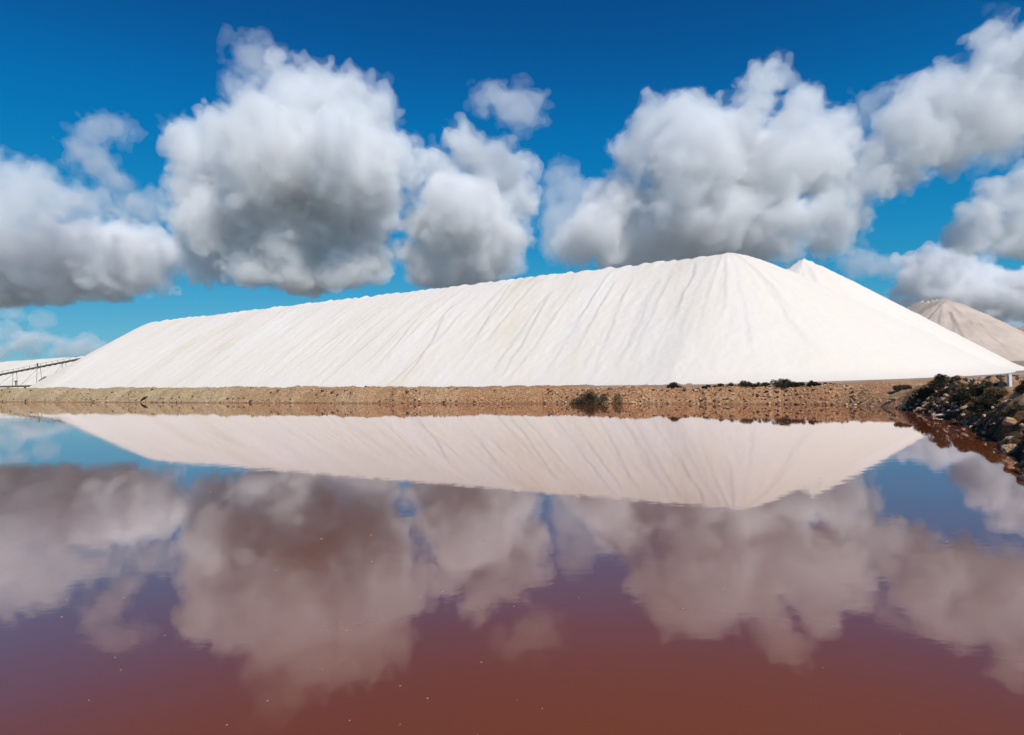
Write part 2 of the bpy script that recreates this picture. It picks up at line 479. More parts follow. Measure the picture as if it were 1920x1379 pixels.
def heap_mesh(name, a, b, H0, H1, slope, ext, du, dv, seed, mat, extra=None, rill=1.0, smooth_top=1.2, teeth=0.55, z0=0.3, lean=0.0, round_end=0.0):
    a = np.array(a[:2]); b = np.array(b[:2])
    L = np.linalg.norm(b - a); e = (b - a) / max(L, 1e-6)
    n = np.array([-e[1], e[0]])
    if n @ (-(a + b) / 2) < 0: n = -n         # n points at the viewer
    run = max(H0, H1) / slope + 9
    u = np.arange(-run - ext, L + run, du)
    vf = np.arange(-3, run + 1, dv); vb = np.arange(-run - (ext if extra else 0), -3, dv * (2.2 if extra else 4))
    v = np.concatenate([vb, vf])
    U, W = np.meshgrid(u, v, indexing='ij')
    U, W = U.ravel(), W.ravel()
    X = a[0] + e[0] * U + n[0] * W; Y = a[1] + e[1] * U + n[1] * W

    def cone(U, W, Hc, ua, ub, seed, st=smooth_top, slope=slope):
        uc = np.clip(U, ua, ub)
        d = np.hypot(U - uc, W)
        st = st + round_end * np.exp(-(uc - ua) / 7.0)
        ang = np.arctan2(W, np.abs(U - uc) + 1e-6)         # 90 deg in front
        wrap = np.where(U < ua, -1, 1) * (np.pi / 2 - ang)
        w = uc + np.where((U < ua) | (U > ub), wrap * 13.0, 0) + np.where(W < 0, 400, 0)
        base = Hc(uc) - (np.sqrt((d * slope) ** 2 + st ** 2) - st)
        return base, d, w
    f1 = lambda uc: H0 + (H1 - H0) * uc / max(L, 1e-6)
    z, d, w = cone(U, W, f1, 0, L, seed)
    if extra is not None:
        U2, W2, z2h = extra
        zz, dd, ww = cone(U - U2, W - W2, lambda uc: z2h + 0 * uc, 0, 0, seed + 5, .25 - round_end, math.tan(R(35)))
        take = zz > z
        k = 0.6
        zs = np.maximum(z, zz) + np.where(np.abs(z - zz) < k, (k - np.abs(z - zz)) ** 2 / (4 * k), 0) * .6
        d = np.where(take, dd, d); w = np.where(take, ww + 200, w); z = zs
    env_top = np.exp(-d / 5.0)
    dn = np.clip(d / run, 0, 1)
    # wander of the fall lines
    ww = w + lean * d + .6 * fbm(w * .10, d * .10, octaves=3, seed=seed + 1) + .25 * fbm(w * .6, d * .25, octaves=2, seed=seed + 2)
    # dump teeth on the crest
    cell = ww / 1.9 + .35 * vnoise(ww * .2, 0 * ww, seed=seed + 3)
    ci = np.floor(cell); cf = cell - ci
    hgt = .55 + .45 * _hash(ci, ci * 0, ci * 0, seed + 4)
    tooth = (np.sin(np.pi * cf) ** .7) * hgt
    z = z + teeth * (tooth - .5) * np.exp(-d / 1.5)
    # slump tongues: saw-tooth strips, sharp on one side, of several widths
    def saw(width, sd, soft=.12):
        c = ww / width + .4 * vnoise(ww / width * .6, d * .03, seed=sd)
        i = np.floor(c); f = 1 - (c - i)
        up_ = np.minimum(f / soft, 1.0); up_ = up_ * up_ * (3 - 2 * up_)
        prof = up_ * (1 - f) ** 1.1
        start = 2 + 14 * (.5 + .5 * _hash(i, i * 0, i * 0, sd + 1))
        live = np.clip((d - start * .6) / 2.0, 0, 1) * np.clip((start + 16 - d) / 7, 0.0, 1)
        amp = .35 + .65 * (.5 + .5 * _hash(i, i * 0, i * 0 + 3, sd + 2))
        return prof * amp * live
    z = z + rill * (.20 * saw(7.5, seed + 30, .05) + .16 * saw(3.3, seed + 40, .07) + .05 * saw(1.5, seed + 50, .12))
    z = z + rill * .045 * fbm(ww * .22, d * .05, octaves=3, seed=seed + 6) + rill * .05 * fbm(ww * 1.1, d * .35, octaves=3, seed=seed + 7) \
          + rill * .035 * fbm(X * 2.3, Y * 2.3, octaves=2, seed=seed + 8)
    # run-out at the foot
    z = np.where(z < 1.6, 0.0 + 1.6 * np.exp((z - 1.6) / 1.6), z)
    z = np.maximum(z, z0)
    me = mesh_np(name, np.stack([X, Y, z], 1), grid_faces(len(u), len(v)), mat, smooth=True)
    # drop the buried skirt
    at = me.attributes.new("fall", 'FLOAT_VECTOR', 'POINT')
    at.data.foreach_set("vector", np.stack([ww + seed * 3.3, d, 0 * d], 1).astype(np.float32).ravel())
    return me

SL = math.tan(R(33))
a2, b2 = np.array(C0[:2]), np.array(C1[:2]); e_ = (b2 - a2) / np.linalg.norm(b2 - a2); n_ = np.array([-e_[1], e_[0]])
if n_ @ (-(a2 + b2) / 2) < 0: n_ = -n_
rel = np.array(Q2[:2]) - a2
me = heap_mesh("salt_heap", C0, C1, H_MOUND, H_MOUND, SL, 22, 0.22, 0.22, 11, M["salt"], extra=(rel @ e_, rel @ n_, Q2.z), round_end=1.2)
salt = tag(link("salt_heap", me), "huge white heap of harvested salt behind the tan bank", "salt heap")

# farther white heap at the left edge
A = at_depth(220, 664, 330); B = at_depth(-160, 690, 420)
me = heap_mesh("salt_heap", A, B, A.z, B.z, SL, 0, 0.7, 0.5, 71, M["salt"], rill=.8, teeth=.5)
tag(link("salt_heap", me), "low distant white salt heap at the left edge behind the conveyor", "salt heap")

# dirty heaps at the right
def dirty(name, a, b, seed, label, slope=SL):
    me = heap_mesh(name, a, b, a.z, b.z, slope, 0, 0.4, 0.35, seed, M["dirty"], rill=3.0, teeth=1.6, smooth_top=.6)
    return tag(link(name, me), label, "heap")
dirty("sand_heap", at_depth(1772, 563, 185), at_depth(1722, 568, 200), 91, "greyish tan dirty heap with gullied flank behind the white heap")
dirty("sand_heap", at_depth(1990, 588, 170), at_depth(1935, 606, 178), 97, "smaller tan heap cut off by the right edge of the picture")

# ------------------------------------------------------------------ clouds
def ico(sub):
    import bmesh
    bm = bmesh.new(); bmesh.ops.create_icosphere(bm, subdivisions=sub, radius=1.0)
    V = np.array([v.co[:] for v in bm.verts]); F = np.array([[v.index for v in f.verts] for f in bm.faces])
    bm.free(); return V, F
IV, IF = ico(3)

import openvdb

def spectral(nn, beta, kmin, kmax, seed):
    """periodic fractal noise volume, unit deviation"""
    rg = np.random.default_rng(seed)
    f = np.fft.rfftn(rg.standard_normal((nn, nn, nn)).astype(np.float32))
    k1 = np.fft.fftfreq(nn) * nn; k3 = np.fft.rfftfreq(nn) * nn
    k = np.sqrt(k1[:, None, None] ** 2 + k1[None, :, None] ** 2 + k3[None, None, :] ** 2)
    amp = np.where((k >= kmin) & (k <= kmax), np.maximum(k, 1) ** -beta, 0)
    v = np.fft.irfftn(f * amp, s=(nn, nn, nn)).astype(np.float32)
    return v / v.std()
NN = 160
NZ_A = spectral(NN, 2.15, 3, 60, 1)          # broad fractal
NZ_B = spectral(NN, 2.2, 7, 60, 2)           # billows
def tile(Nz, shape, off):
    i = [(np.arange(n) + o) % NN for n, o in zip(shape, off)]
    return Nz[np.ix_(*i)]

DENS = {"veil": .0013, "body": .0064, "core": .0070, "wisp": .0016, "wisp_heart": .0028}
CM = {k: cloud_material("cloud_" + k, v, -0.25) for k, v in DENS.items()}
n_quads = 0

def cloud(blobs, depth, label, thin=0, base_py=None, rough=1.0, shear=.12, seed=0, zs=1.0, vox_px=4.0, levels=None, **kw):
    """blobs: (px, py, radius_px) lobes of the cloud seen at a given distance; nested shells thicken inwards"""
    global n_quads
    rg = np.random.default_rng(seed + 100)
    m_px = depth / F_PX; vox = vox_px * m_px
    cx = sum(b[0] for b in blobs) / len(blobs); cyy = sum(b[1] for b in blobs) / len(blobs)
    org = np.array(at_depth(cx, cyy, depth))
    C, Rr = [], []
    for (px, py, r) in blobs:
        dz = at_depth(px, py, depth).z - org[2]            # tops lean towards the sun, shaped so that they shade the base
        dep = depth - shear * dz + rg.uniform(-.5, .5) * r * m_px
        C.append(np.array(at_depth(px, py, dep)) - org); Rr.append(r * dep / F_PX)
    C, Rr = np.array(C), np.array(Rr)
    pad = 34 * m_px * rough
    ext = np.array([1, 1.3, zs])
    lo = (C - Rr[:, None] * ext).min(0) - pad; hi = (C + Rr[:, None] * ext).max(0) + pad
    shape = np.ceil((hi - lo) / vox).astype(int) + 1
    Fd = np.full(shape, -90.0 * m_px, np.float32)
    ax = [lo[i] + vox * np.arange(shape[i]) for i in range(3)]
    for c, r in zip(C, Rr):
        reach = r * ext + 90 * m_px
        sl = [slice(max(0, int((c[i] - reach[i] - lo[i]) / vox)), min(shape[i], int((c[i] + reach[i] - lo[i]) / vox) + 2)) for i in range(3)]
        d = np.sqrt((((ax[0][sl[0]] - c[0]) / ext[0]) ** 2)[:, None, None] + (((ax[1][sl[1]] - c[1]) / ext[1]) ** 2)[None, :, None] + (((ax[2][sl[2]] - c[2]) / ext[2]) ** 2)[None, None, :])
        Fd[tuple(sl)] = np.maximum(Fd[tuple(sl)], r - d)
    Fd /= m_px                                             # in picture pixels of the cloud's distance
    if base_py is not None:
        zb = at_depth(cx, base_py, depth).z - org[2]
        Fd -= np.maximum(0, (zb - ax[2]) / m_px)[None, None, :].astype(np.float32) * 1.3
    off = rg.integers(0, NN, 3)
    nb = tile(NZ_B, shape, off[::-1])
    Fd += rough * (9.5 * tile(NZ_A, shape, off) + 12.0 * (np.abs(nb) - .75)) - 1
    ev = np.float32(-60)
    for q in (0, -1):
        Fd[q] = ev; Fd[:, q] = ev; Fd[:, :, q] = ev
    root = empty("cloud", org)
    for nm, iso in (levels or ([("veil", -7), ("body", 1), ("core", 14)] if thin == 0 else [("wisp", -5), ("wisp_heart", 4)] if thin == 1 else [("wisp", -6), ("wisp", 4)])):
        g = openvdb.FloatGrid(60.0)
        st = 1
        Fu = Fd
        if nm in ("core", "wisp_heart", "veil"):                                   # the dense heart is smoother
            n2 = (np.array(shape) - 1) // 2
            Fu = sum(Fd[i:i + 2 * n2[0]:2, j:j + 2 * n2[1]:2, k:k + 2 * n2[2]:2] for i in (0, 1) for j in (0, 1) for k in (0, 1)) / 8
            st = 2
        g.copyFromArray(np.ascontiguousarray(-Fu))
        g.transform = openvdb.createLinearTransform(voxelSize=float(vox * st))
        pts, quads = g.convertToQuads(isovalue=float(-iso))
        if len(quads) < 8: continue
        quads = np.asarray(quads).astype(np.int64); pts = np.asarray(pts)
        lab = np.arange(len(pts))                          # drop stray crumbs
        for _ in range(400):
            old = lab.copy()
            mn = lab[quads].min(1)
            for c4 in range(4): np.minimum.at(lab, quads[:, c4], mn)
            lab = lab[lab]
            if (lab == old).all(): break
        fl_ = lab[quads[:, 0]]; ids, cnt = np.unique(fl_, return_counts=True)
        quads = quads[np.isin(fl_, ids[cnt >= (cnt.max() if nm == 'wisp_heart' else .12 * cnt.max())])]
        used, inv = np.unique(quads, return_inverse=True)
        pts, quads = pts[used], inv.reshape(quads.shape)
        me = mesh_np(nm, np.asarray(pts) + lo + (vox * .5 if st == 2 else 0), np.asarray(quads).astype(np.int32), CM[nm], smooth=False)
        n_quads += len(quads)
        link(nm, me, root)
    return tag(root, label, "cloud", "cumulus clouds over the salt works")

VC, VT, VT2 = 0, 1, 2
D0 = 3200.0
cloud([(476, 105, 34), (458, 175, 28), (492, 135, 26), (455, 130, 20)], D0, "thin ragged cloud tuft rising above the big left cumulus", VT, seed=1, rough=.9)
cloud([(560, 190, 60), (640, 215, 60), (705, 200, 40), (590, 150, 28), (535, 160, 30), (430, 275, 62), (350, 268, 44), (320, 260, 24), (400, 240, 30), (520, 300, 110), (650, 320, 105), (720, 290, 54), (400, 350, 66), (430, 420, 80),
       (540, 440, 110), (630, 440, 92), (690, 480, 44), (470, 500, 60), (560, 505, 66), (755, 310, 36), (400, 470, 52), (640, 505, 56), (700, 400, 50), (375, 300, 50), (710, 350, 50), (660, 180, 40)], D0,
      "largest towering cumulus with grey base above the heap's left half", VC, base_py=530, seed=2)
cloud([(870, 285, 42), (820, 305, 36), (840, 340, 50), (925, 330, 56), (960, 380, 42), (880, 400, 84), (910, 460, 70), (800, 430, 44), (780, 480, 40), (850, 490, 60), (945, 450, 44), (775, 345, 34), (800, 520, 36), (890, 520, 40)], D0 * 1.08,
      "rounded grey white cumulus left of centre beside the largest one", VC, base_py=528, seed=3)
cloud([(903, 185, 22), (930, 180, 24), (960, 200, 30), (985, 212, 24), (975, 240, 16)], D0, "small thin isolated cloud puff above the middle of the heap", VT, seed=4, rough=.9)
cloud([(180, 250, 32), (215, 240, 24), (250, 246, 16), (175, 295, 30), (195, 325, 22), (215, 350, 18), (225, 375, 16)], D0, "small thin hooked cloud left of the largest cumulus", VT, seed=5, rough=.8)
cloud([(20, 345, 44), (55, 360, 44), (10, 410, 60), (70, 420, 40), (150, 390, 28), (200, 380, 28), (110, 400, 36), (250, 390, 24), (-60, 380, 80), (290, 400, 16)], D0 * 1.15, "grey ragged cloud entering at the left edge", VT, seed=6)
cloud([(100, 460, 48), (165, 450, 42), (225, 440, 42), (260, 425, 16), (275, 465, 46), (325, 475, 30), (60, 490, 60), (140, 500, 64), (220, 505, 60), (10, 520, 60), (-60, 500, 80), (280, 515, 40), (90, 545, 50), (20, 555, 50), (200, 545, 34)], D0 * 1.3,
      "low cumulus with bright rounded top at the left edge", VC, base_py=560, seed=7)
cloud([(10, 625, 16), (50, 630, 16), (90, 636, 14), (120, 642, 10), (-50, 630, 30), (30, 648, 14), (70, 652, 10), (20, 612, 14), (-10, 660, 20), (60, 664, 16), (110, 660, 12)], D0 * 2.4, "small layered cloud low over the far left horizon", VT, seed=8, rough=.6, zs=.6)
cloud([(0, 588, 20), (35, 590, 18), (70, 596, 14), (-50, 590, 30), (10, 575, 16)], D0 * 2.0, "ragged grey cloud scrap under the low left cumulus", VT, seed=23, rough=.7, zs=.7)
cloud([(165, 648, 16), (185, 656, 14), (150, 660, 12)], D0 * 2.4, "tiny cloud just above the left shoulder of the heap", VT2, base_py=664, seed=9, rough=.5)
cloud([(1048, 328, 22), (1068, 355, 24), (1035, 360, 20), (1078, 385, 26), (1055, 410, 30), (1060, 445, 34), (1045, 475, 30)], D0 * 1.1, "narrow pale cloud streamer between the two big cumulus groups", VT, seed=10, rough=.8)
cloud([(1215, 245, 36), (1190, 295, 46), (1270, 230, 40), (1330, 235, 44), (1440, 155, 26), (1420, 185, 36), (1400, 215, 44), (1490, 200, 34), (1380, 260, 70), (1500, 255, 56), (1570, 245, 40), (1600, 250, 26), (1290, 320, 92),
       (1430, 310, 90), (1530, 310, 56), (1165, 380, 60), (1260, 400, 86), (1120, 430, 56), (1220, 450, 70), (1350, 420, 80), (1080, 455, 44), (1430, 400, 56), (1300, 470, 60), (1400, 460, 50), (1160, 475, 46)], D0,
      "widest cumulus bank above the heap's right crest", VC, base_py=486, seed=11)
cloud([(1455, 412, 30), (1490, 405, 24), (1440, 435, 24), (1520, 400, 14)], D0 * .93, "small bright puff just above the heap's summit", VC, seed=12, rough=.8)
cloud([(1850, 85, 36), (1880, 100, 36), (1835, 145, 44), (1760, 165, 42), (1720, 190, 40), (1890, 180, 66), (1800, 215, 66), (1690, 245, 44), (1740, 270, 54), (1660, 300, 46), (1700, 325, 44), (1620, 350, 46), (1780, 280, 44), (1560, 390, 46),
       (1510, 425, 44), (1470, 455, 36), (1600, 400, 36), (1970, 150, 90), (1950, 70, 40), (1860, 240, 50), (1550, 440, 40)], D0 * .95, "long cumulus climbing diagonally to the upper right corner", VC, seed=13)
cloud([(1890, 260, 40), (1930, 240, 50), (1840, 290, 30)], D0 * .9, "grey veil under the upper right end of the diagonal cloud", VT2, seed=19, rough=1.2)
cloud([(1640, 195, 22), (1662, 182, 20), (1625, 215, 18), (1655, 210, 20)], D0 * 1.02, "faint grey wisp between the two right hand cumulus clouds", VT, seed=14, rough=.8)
cloud([(1895, 380, 36), (1930, 370, 50), (1850, 415, 32), (1900, 430, 50), (1825, 440, 26), (1950, 450, 60), (1870, 455, 34)], D0 * 1.15, "grey cumulus cut by the right edge below the diagonal cloud", VC, base_py=472, seed=15)
cloud([(1710, 510, 26), (1755, 500, 30), (1790, 515, 40), (1850, 515, 42), (1910, 520, 48), (1740, 540, 34), (1830, 550, 40), (1890, 560, 40), (1960, 540, 70), (1690, 550, 26), (1780, 555, 34), (1910, 590, 30), (1850, 585, 26), (1700, 490, 18)], D0 * 1.8,
      "broken grey cloud bank low above the tan heap", VC, base_py=590, seed=16, rough=1.6, zs=.8)
cloud([(1700, 585, 26), (1750, 590, 24), (1650, 570, 24), (1620, 555, 18), (1860, 600, 30), (1920, 610, 30), (1800, 590, 24)], D0 * 2.6, "flat pale cloud layer right behind the tan heap's top", VT2, seed=22, rough=.8, zs=.5)
cloud([(1590, 492, 16), (1625, 496, 18), (1655, 500, 16), (1605, 510, 16)], D0 * 1.8, "small faint cloud low beside the second salt peak", VT2, seed=17, rough=.7)
print('cloud quads', n_quads)

# ------------------------------------------------------------------ stones of the banks
def rock_mesh(name, sub, seed, mat, rough=.35):
    V, F = ico(sub)
    q = V * 1.3 + seed * 7.7
    n = fbm(q[:, 0], q[:, 1], q[:, 2], octaves=3, seed=seed)
    V = V * (1 + rough * n[:, None] * 1.6)
    rg = np.random.default_rng(seed)
    V = V * rg.uniform(.7, 1.25, 3) * np.array([1, 1, .75])
    return mesh_np(name, V, F, mat)

def scatter(bank, s0, s1, dmax, count, rmin, rmax, mats, seed, n_parts, sub=2, power=2.2, dmin=-.12):
    """stones on a bank: the largest as pieces of it, the rest joined"""
    rg = np.random.default_rng(seed)
    s = rg.uniform(s0, s1, count)
    # clumps
    keep = fbm(s * .35, s * 0 + seed, octaves=3, seed=seed) + rg.uniform(-.35, .45, count) > .02
    s = s[keep]; k = len(s)
    d = dmin + (dmax - dmin) * rg.uniform(0, 1, k) ** 1.25
    r = rmin + (rmax - rmin) * rg.uniform(0, 1, k) ** power
    P_ = bank_height(s, d)
    order = np.argsort(-r)
    variants = [[rock_mesh("stone", sub, seed * 10 + i, m) for i in range(5)] for m in mats]
    for j in order[:n_parts]:
        m = variants[rg.integers(len(mats))][rg.integers(5)]
        sc = r[j] * rg.uniform(.75, 1.25, 3)
        link("stone", m, bank, loc=(P_[j, 0], P_[j, 1], P_[j, 2] + .15 * r[j]), rot=tuple(rg.uniform(-1, 1, 3) * (.6, .6, 3.1)), scale=tuple(sc))
    rest = order[n_parts:]
    V0, F0 = ico(1)
    for mi, mat in enumerate(mats):
        idx = rest[mi::len(mats)]
        if not len(idx): continue
        a = rg.uniform(0, 6.28, len(idx))
        jit = V0[None] * (1 + .35 * rg.uniform(-1, 1, (len(idx), len(V0), 1))) * rg.uniform(.6, 1.3, (len(idx), 1, 3))
        c, sn = np.cos(a)[:, None], np.sin(a)[:, None]
        X = jit[..., 0] * c - jit[..., 1] * sn; Y = jit[..., 0] * sn + jit[..., 1] * c
        W = np.stack([X, Y, jit[..., 2] * .8], -1) * r[idx][:, None, None] + P_[idx][:, None, :] + np.array([0, 0, .2]) * r[idx][:, None, None]
        F = (F0[None] + (np.arange(len(idx)) * len(V0))[:, None, None]).reshape(-1, 3)
        tag(link("small_stones", mesh_np("small_stones", W.reshape(-1, 3), F, mat), bank), kind="stuff")

scatter(far_bank, S_OF[720], S_CORNER, 1.5, 4200, .02, .115, [M["stone"], M["stone"], M["stone"], M["dark_stone"]], 5, 200, power=3.5)
scatter(far_bank, S_OF[0] - 5, S_OF[720], 2.2, 1300, .03, .15, [M["stone"], M["stone"], M["dark_stone"]], 6, 60, power=3)
scatter(dark_bank, S_CORNER, S_OF[1797], 3.4, 2000, .02, .12, [M["dark_stone"], M["clod"], M["dark_stone"]], 7, 120, power=3)
scatter(dark_bank, S_OF[1700], S_OF[2080], 2.6, 90, .02, .06, [M["salt_stone"]], 17, 60)
scatter(dark_bank, S_OF[1700], S_OF[2080], 3.2, 60, .08, .22, [M["clod"], M["stone"]], 27, 60, sub=3)
scatter(dark_bank, S_OF[1745], S_OF[2080], 4.6, 2600, .02, .10, [M["dark_stone"], M["stone"], M["dark_stone"]], 8, 90, power=3)

scatter(dark_bank, S_OF[1700], S_OF[2080], 6.0, 2200, .02, .12, [M["stone"], M["clod"], M["stone"]], 18, 60, power=3, dmin=1.7)

scatter(far_bank, S_OF[0] - 5, S_CORNER, .35, 1500, .03, .12, [M["dark_stone"], M["stone"]], 19, 20, power=2, dmin=-.45)

# ------------------------------------------------------------------ shrubs
def leaves(rg, centres, radii, count, size, squash=.8, spike=0.0):
    """leaf sized triangles spread through clumps"""
    centres = np.array(centres); radii = np.array(radii)
    pick = rg.choice(len(centres), count, p=radii ** 2 / (radii ** 2).sum())
    v = rg.normal(size=(count, 3)); v /= np.linalg.norm(v, axis=1)[:, None]
    rad = rg.uniform(.25, 1, count) ** .6
    c = centres[pick] + v * (radii[pick] * rad)[:, None] * np.array([1, 1, squash])
    c[:, 2] = np.maximum(c[:, 2], .01)
    ax = v + rg.normal(size=(count, 3)) * .6 + np.array([0, 0, spike]); ax /= np.linalg.norm(ax, axis=1)[:, None]
    sd = np.cross(ax, rg.normal(size=(count, 3))); sd /= np.linalg.norm(sd, axis=1)[:, None]
    L = size * rg.uniform(.6, 1.5, count)[:, None]
    V = np.stack([c - sd * L * .3, c + sd * L * .3, c + ax * L * 1.2, ], 1).reshape(-1, 3)
    F = np.arange(count * 3).reshape(-1, 3)
    return V, F

def shrub(name, base, w, h, label, mat, seed, group=None, count=900, leaf=.05, clumps=9, spike=0.3, cat="shrub"):
    rg = np.random.default_rng(seed)
    root = empty(name, base)
    cs, rs = [], []
    mb = MB()
    for i in range(clumps):
        a = rg.uniform(0, 6.28); q = rg.uniform(.1, 1) ** .6
        x, y = math.cos(a) * w * .5 * q * .75, math.sin(a) * w * .5 * q * .6
        r = rg.uniform(.22, .36) * min(w, h * 1.5) * .75
        z = max(r * .55, h * (1 - q * q * .65) * rg.uniform(.6, .95) - r * .5)
        cs.append((x, y, z)); rs.append(r)
        mb.tube([(x * .1, y * .1, -.05), (x * .55 + rg.normal() * .02, y * .55, z * .5), (x, y, z + r * .4)], [.012 + .01 * h, .009 + .006 * h, .003], 5)
    mb.build("branches", M["wood"], root)
    V, F = leaves(rg, cs, rs, count, leaf, spike=spike)
    link("foliage", mesh_np("foliage", V, F, mat), root)
    return tag(root, label, cat, group)

def on_bank(px, py_shore, d):
    """bank point inland of the shoreline seen at column px"""
    s = np.interp(px, [q[0] for q in SHORE_PX], [S_OF[q[0]] for q in SHORE_PX])
    p = bank_height(np.array([s]), np.array([d]))[0]
    return Vector(p)
def bank_hit(px, py, s0=60.0, s1=None):
    """first bank point along the sight line of a pixel"""
    d = ray(px, py)
    ss = np.linspace(S_OF[0], S_NEAR, 1400); dd = np.linspace(-.3, 8, 60)
    g1, g2 = np.meshgrid(ss, dd, indexing='ij')
    Q = bank_height(g1.ravel(), g2.ravel())
    dx = np.array(d); rel = Q - np.array([0, 0, CAM_H])
    t = rel @ dx / (dx @ dx)
    err = np.linalg.norm(rel - t[:, None] * dx, axis=1) / np.maximum(t, .1)
    ok = err < .0035
    if ok.any():
        i = np.argmin(np.where(ok, t, 1e9))
    else:
        i = np.argmin(err)
    return Vector(Q[i])

g_top = "dark shrubs along the crest of the far bank"
b = bank_hit(1095, 762); px_m = b.y / F_PX
shrub("shrub", b + Vector((.1, .2, -.05)), 66 * px_m, 36 * px_m, "large grey brown shrub growing on the slope of the tan bank", M["leaf_grey"], 31, count=9000, leaf=.05, clumps=16, spike=.1)
b2_ = bank_hit(1148, 752)
shrub("shrub", b2_ + Vector((0, .1, -.05)), 70 * px_m, 28 * px_m, "low spreading shrub just right of the grey brown shrub", M["leaf_olive"], 32, count=4000, leaf=.05, clumps=12)
shrub("shrub", on_bank(1253, 0, 1.9) + Vector((0, 0, -.06)), 36 * px_m, 17 * px_m, "small round dark shrub alone on the bank crest", M["leaf"], 33, g_top, 2600, .05, 9)
lbls = ["leftmost low dark shrub in the row on the bank crest", "second dark shrub from the left in the crest row", "third and bushiest dark shrub in the crest row", "fourth dark shrub of the crest row beside a gap",
        "fifth dark shrub of the crest row right of the gap", "sixth spiky dark shrub of the crest row", "seventh low dark shrub of the crest row", "last trailing dark shrub at the right of the crest row"]
for i, (px, w, h) in enumerate([(1325, 34, 10), (1352, 34, 14), (1383, 44, 19), (1412, 34, 15), (1446, 40, 20), (1472, 34, 15), (1500, 40, 14), (1526, 32, 8)]):
    p = on_bank(px, 0, 1.75); m = p.y / F_PX
    shrub("shrub", p + Vector((0, 0, -.05)), w * m * 1.9, h * m * .9, lbls[i], M["leaf"], 40 + i, g_top, 3200, .045, 13, 1.3)

g_dark = "shrubs on the dark right bank"
for i, (px, py, w, h, mat, lb) in enumerate([
        (1768, 722, 74, 26, "leaf", "dark shrub crowning the highest point of the right bank"),
        (1735, 740, 50, 26, "leaf", "dark shrub on the left end of the right bank"),
        (1690, 728, 40, 12, "leaf_olive", "olive shrub where the tan and dark banks meet"),
        (1815, 728, 60, 18, "leaf_dry", "dry pale shrub behind the crest of the right bank"),
        (1815, 748, 60, 30, "leaf", "dark shrub halfway up the right bank slope"),
        (1862, 724, 50, 14, "leaf_olive", "olive shrub left of the white marker post"),
        (1928, 734, 44, 24, "leaf", "dark shrub right of the white marker post"),
        (1850, 770, 60, 34, "leaf", "dark shrub low in the shade of the right bank"),
        (1905, 775, 46, 24, "leaf_olive", "olive shrub at the right edge above the clods"),
        (1868, 742, 44, 18, "leaf_dry", "dry shrub just below the white marker post")]):
    p = bank_hit(px, py); m = p.y / F_PX
    shrub("shrub", p + Vector((0, 0, -.06)), w * m, h * m, lb, M[mat], 60 + i, g_dark, 4200, .045, 12, .3)

# dead branch leaning out of the tan bank
p = bank_hit(262, 750); m = p.y / F_PX * .62
mb = MB()
mb.tube([p + Vector((-3 * m, .1, -1 * m)), p + Vector((4 * m, -.05, 6 * m)), p + Vector((13 * m, -.15, 12 * m)), p + Vector((23 * m, -.2, 15 * m))], [1.8 * m, 2.6 * m, 2.8 * m, 1.4 * m], 6)
mb.tube([p + Vector((8 * m, -.1, 9 * m)), p + Vector((20 * m, -.2, 10 * m))], [.9 * m, .3 * m], 5)
tag(mb.build("dead_branch", M["wood"]), "dark dead branch sticking out of the tan bank at left", "branch")

# crusted clods at the waterline, right edge
def clod(px, py, rpx, seed, label, mat):
    g = on_plane(px, py, 0.0); m = g.y / F_PX
    V, F = ico(5)
    q = V * 1.6 + seed
    n = fbm(q[:, 0], q[:, 1], q[:, 2], octaves=2, seed=seed); n2 = fbm(q[:, 0] * 4, q[:, 1] * 4, q[:, 2] * 4, octaves=4, seed=seed + 1, gain=.65)
    V = V * (1 + .35 * n + .34 * n2)[:, None] * np.array([1, .9, .85]) * rpx * m
    return tag(link("salt_clod", mesh_np("salt_clod", V, F, mat), loc=(g.x, g.y, rpx * m * .35)), label, "clod", "crusted clods at the water's edge")
clod(1897, 851, 15, 3, "tan crusted clod in the water nearest the viewer at right", M["clod"])
clod(1893, 837, 14, 9, "tan crusted clod just behind the nearest one", M["clod"])
clod(1916, 901, 7, 15, "small dark stone poking out of the brine at the right edge", M["dark_stone"])
clod(1838, 806, 5, 21, "small pale stone on the waterline of the dark bank", M["salt_stone"])

# driftwood lying along the dark waterline
g = on_plane(1762, 779, 0.06); mb = MB(); m = g.y / F_PX
mb.tube([g + Vector((-10 * m, .1, 0)), g + Vector((4 * m, 0, 1 * m)), g + Vector((11 * m, -.1, 0))], [2.0 * m, 1.9 * m, 1.3 * m], 7)
tag(mb.build("driftwood", M["salt_stone"]), "short pale piece of driftwood on the dark bank waterline", "driftwood")
g = bank_hit(1792, 769); mb = MB(); m = g.y / F_PX
mb.tube([g + Vector((-14 * m, -.1, 1 * m)), g + Vector((-4 * m, -.12, 4 * m)), g + Vector((8 * m, -.1, 9 * m)), g + Vector((14 * m, 0, 15 * m))], [.8 * m, 1.0 * m, .9 * m, .4 * m], 6)
mb.tube([g + Vector((-6 * m, -.12, 3 * m)), g + Vector((7 * m, -.2, 3 * m))], [1.2 * m, .8 * m], 6)
tag(mb.build("dead_branch", M["salt_stone"]), "pale forked dead branch on the slope of the dark bank", "branch")

# white marker post behind the right bank
p = bank_hit(1897, 724); m = p.y / F_PX; p = p + Vector((0, 0, 6 * m))
post = empty("marker_post", p + Vector((0, 0, -.25)))
mb = MB(); mb.box(p + Vector((0, 0, 0)), (5.5 * m, 5.5 * m, 19 * m + .2))
o = mb.build("post", M["white_paint"]); o.location = -post.location; o.parent = post
mb = MB(); mb.box(p + Vector((0, 0, 9.5 * m + .115)), (6.6 * m, 6.6 * m, 1.2 * m))
o = mb.build("cap", M["white_paint"]); o.location = -post.location; o.parent = post
tag(post, "short square white marker post behind the right bank", "post")

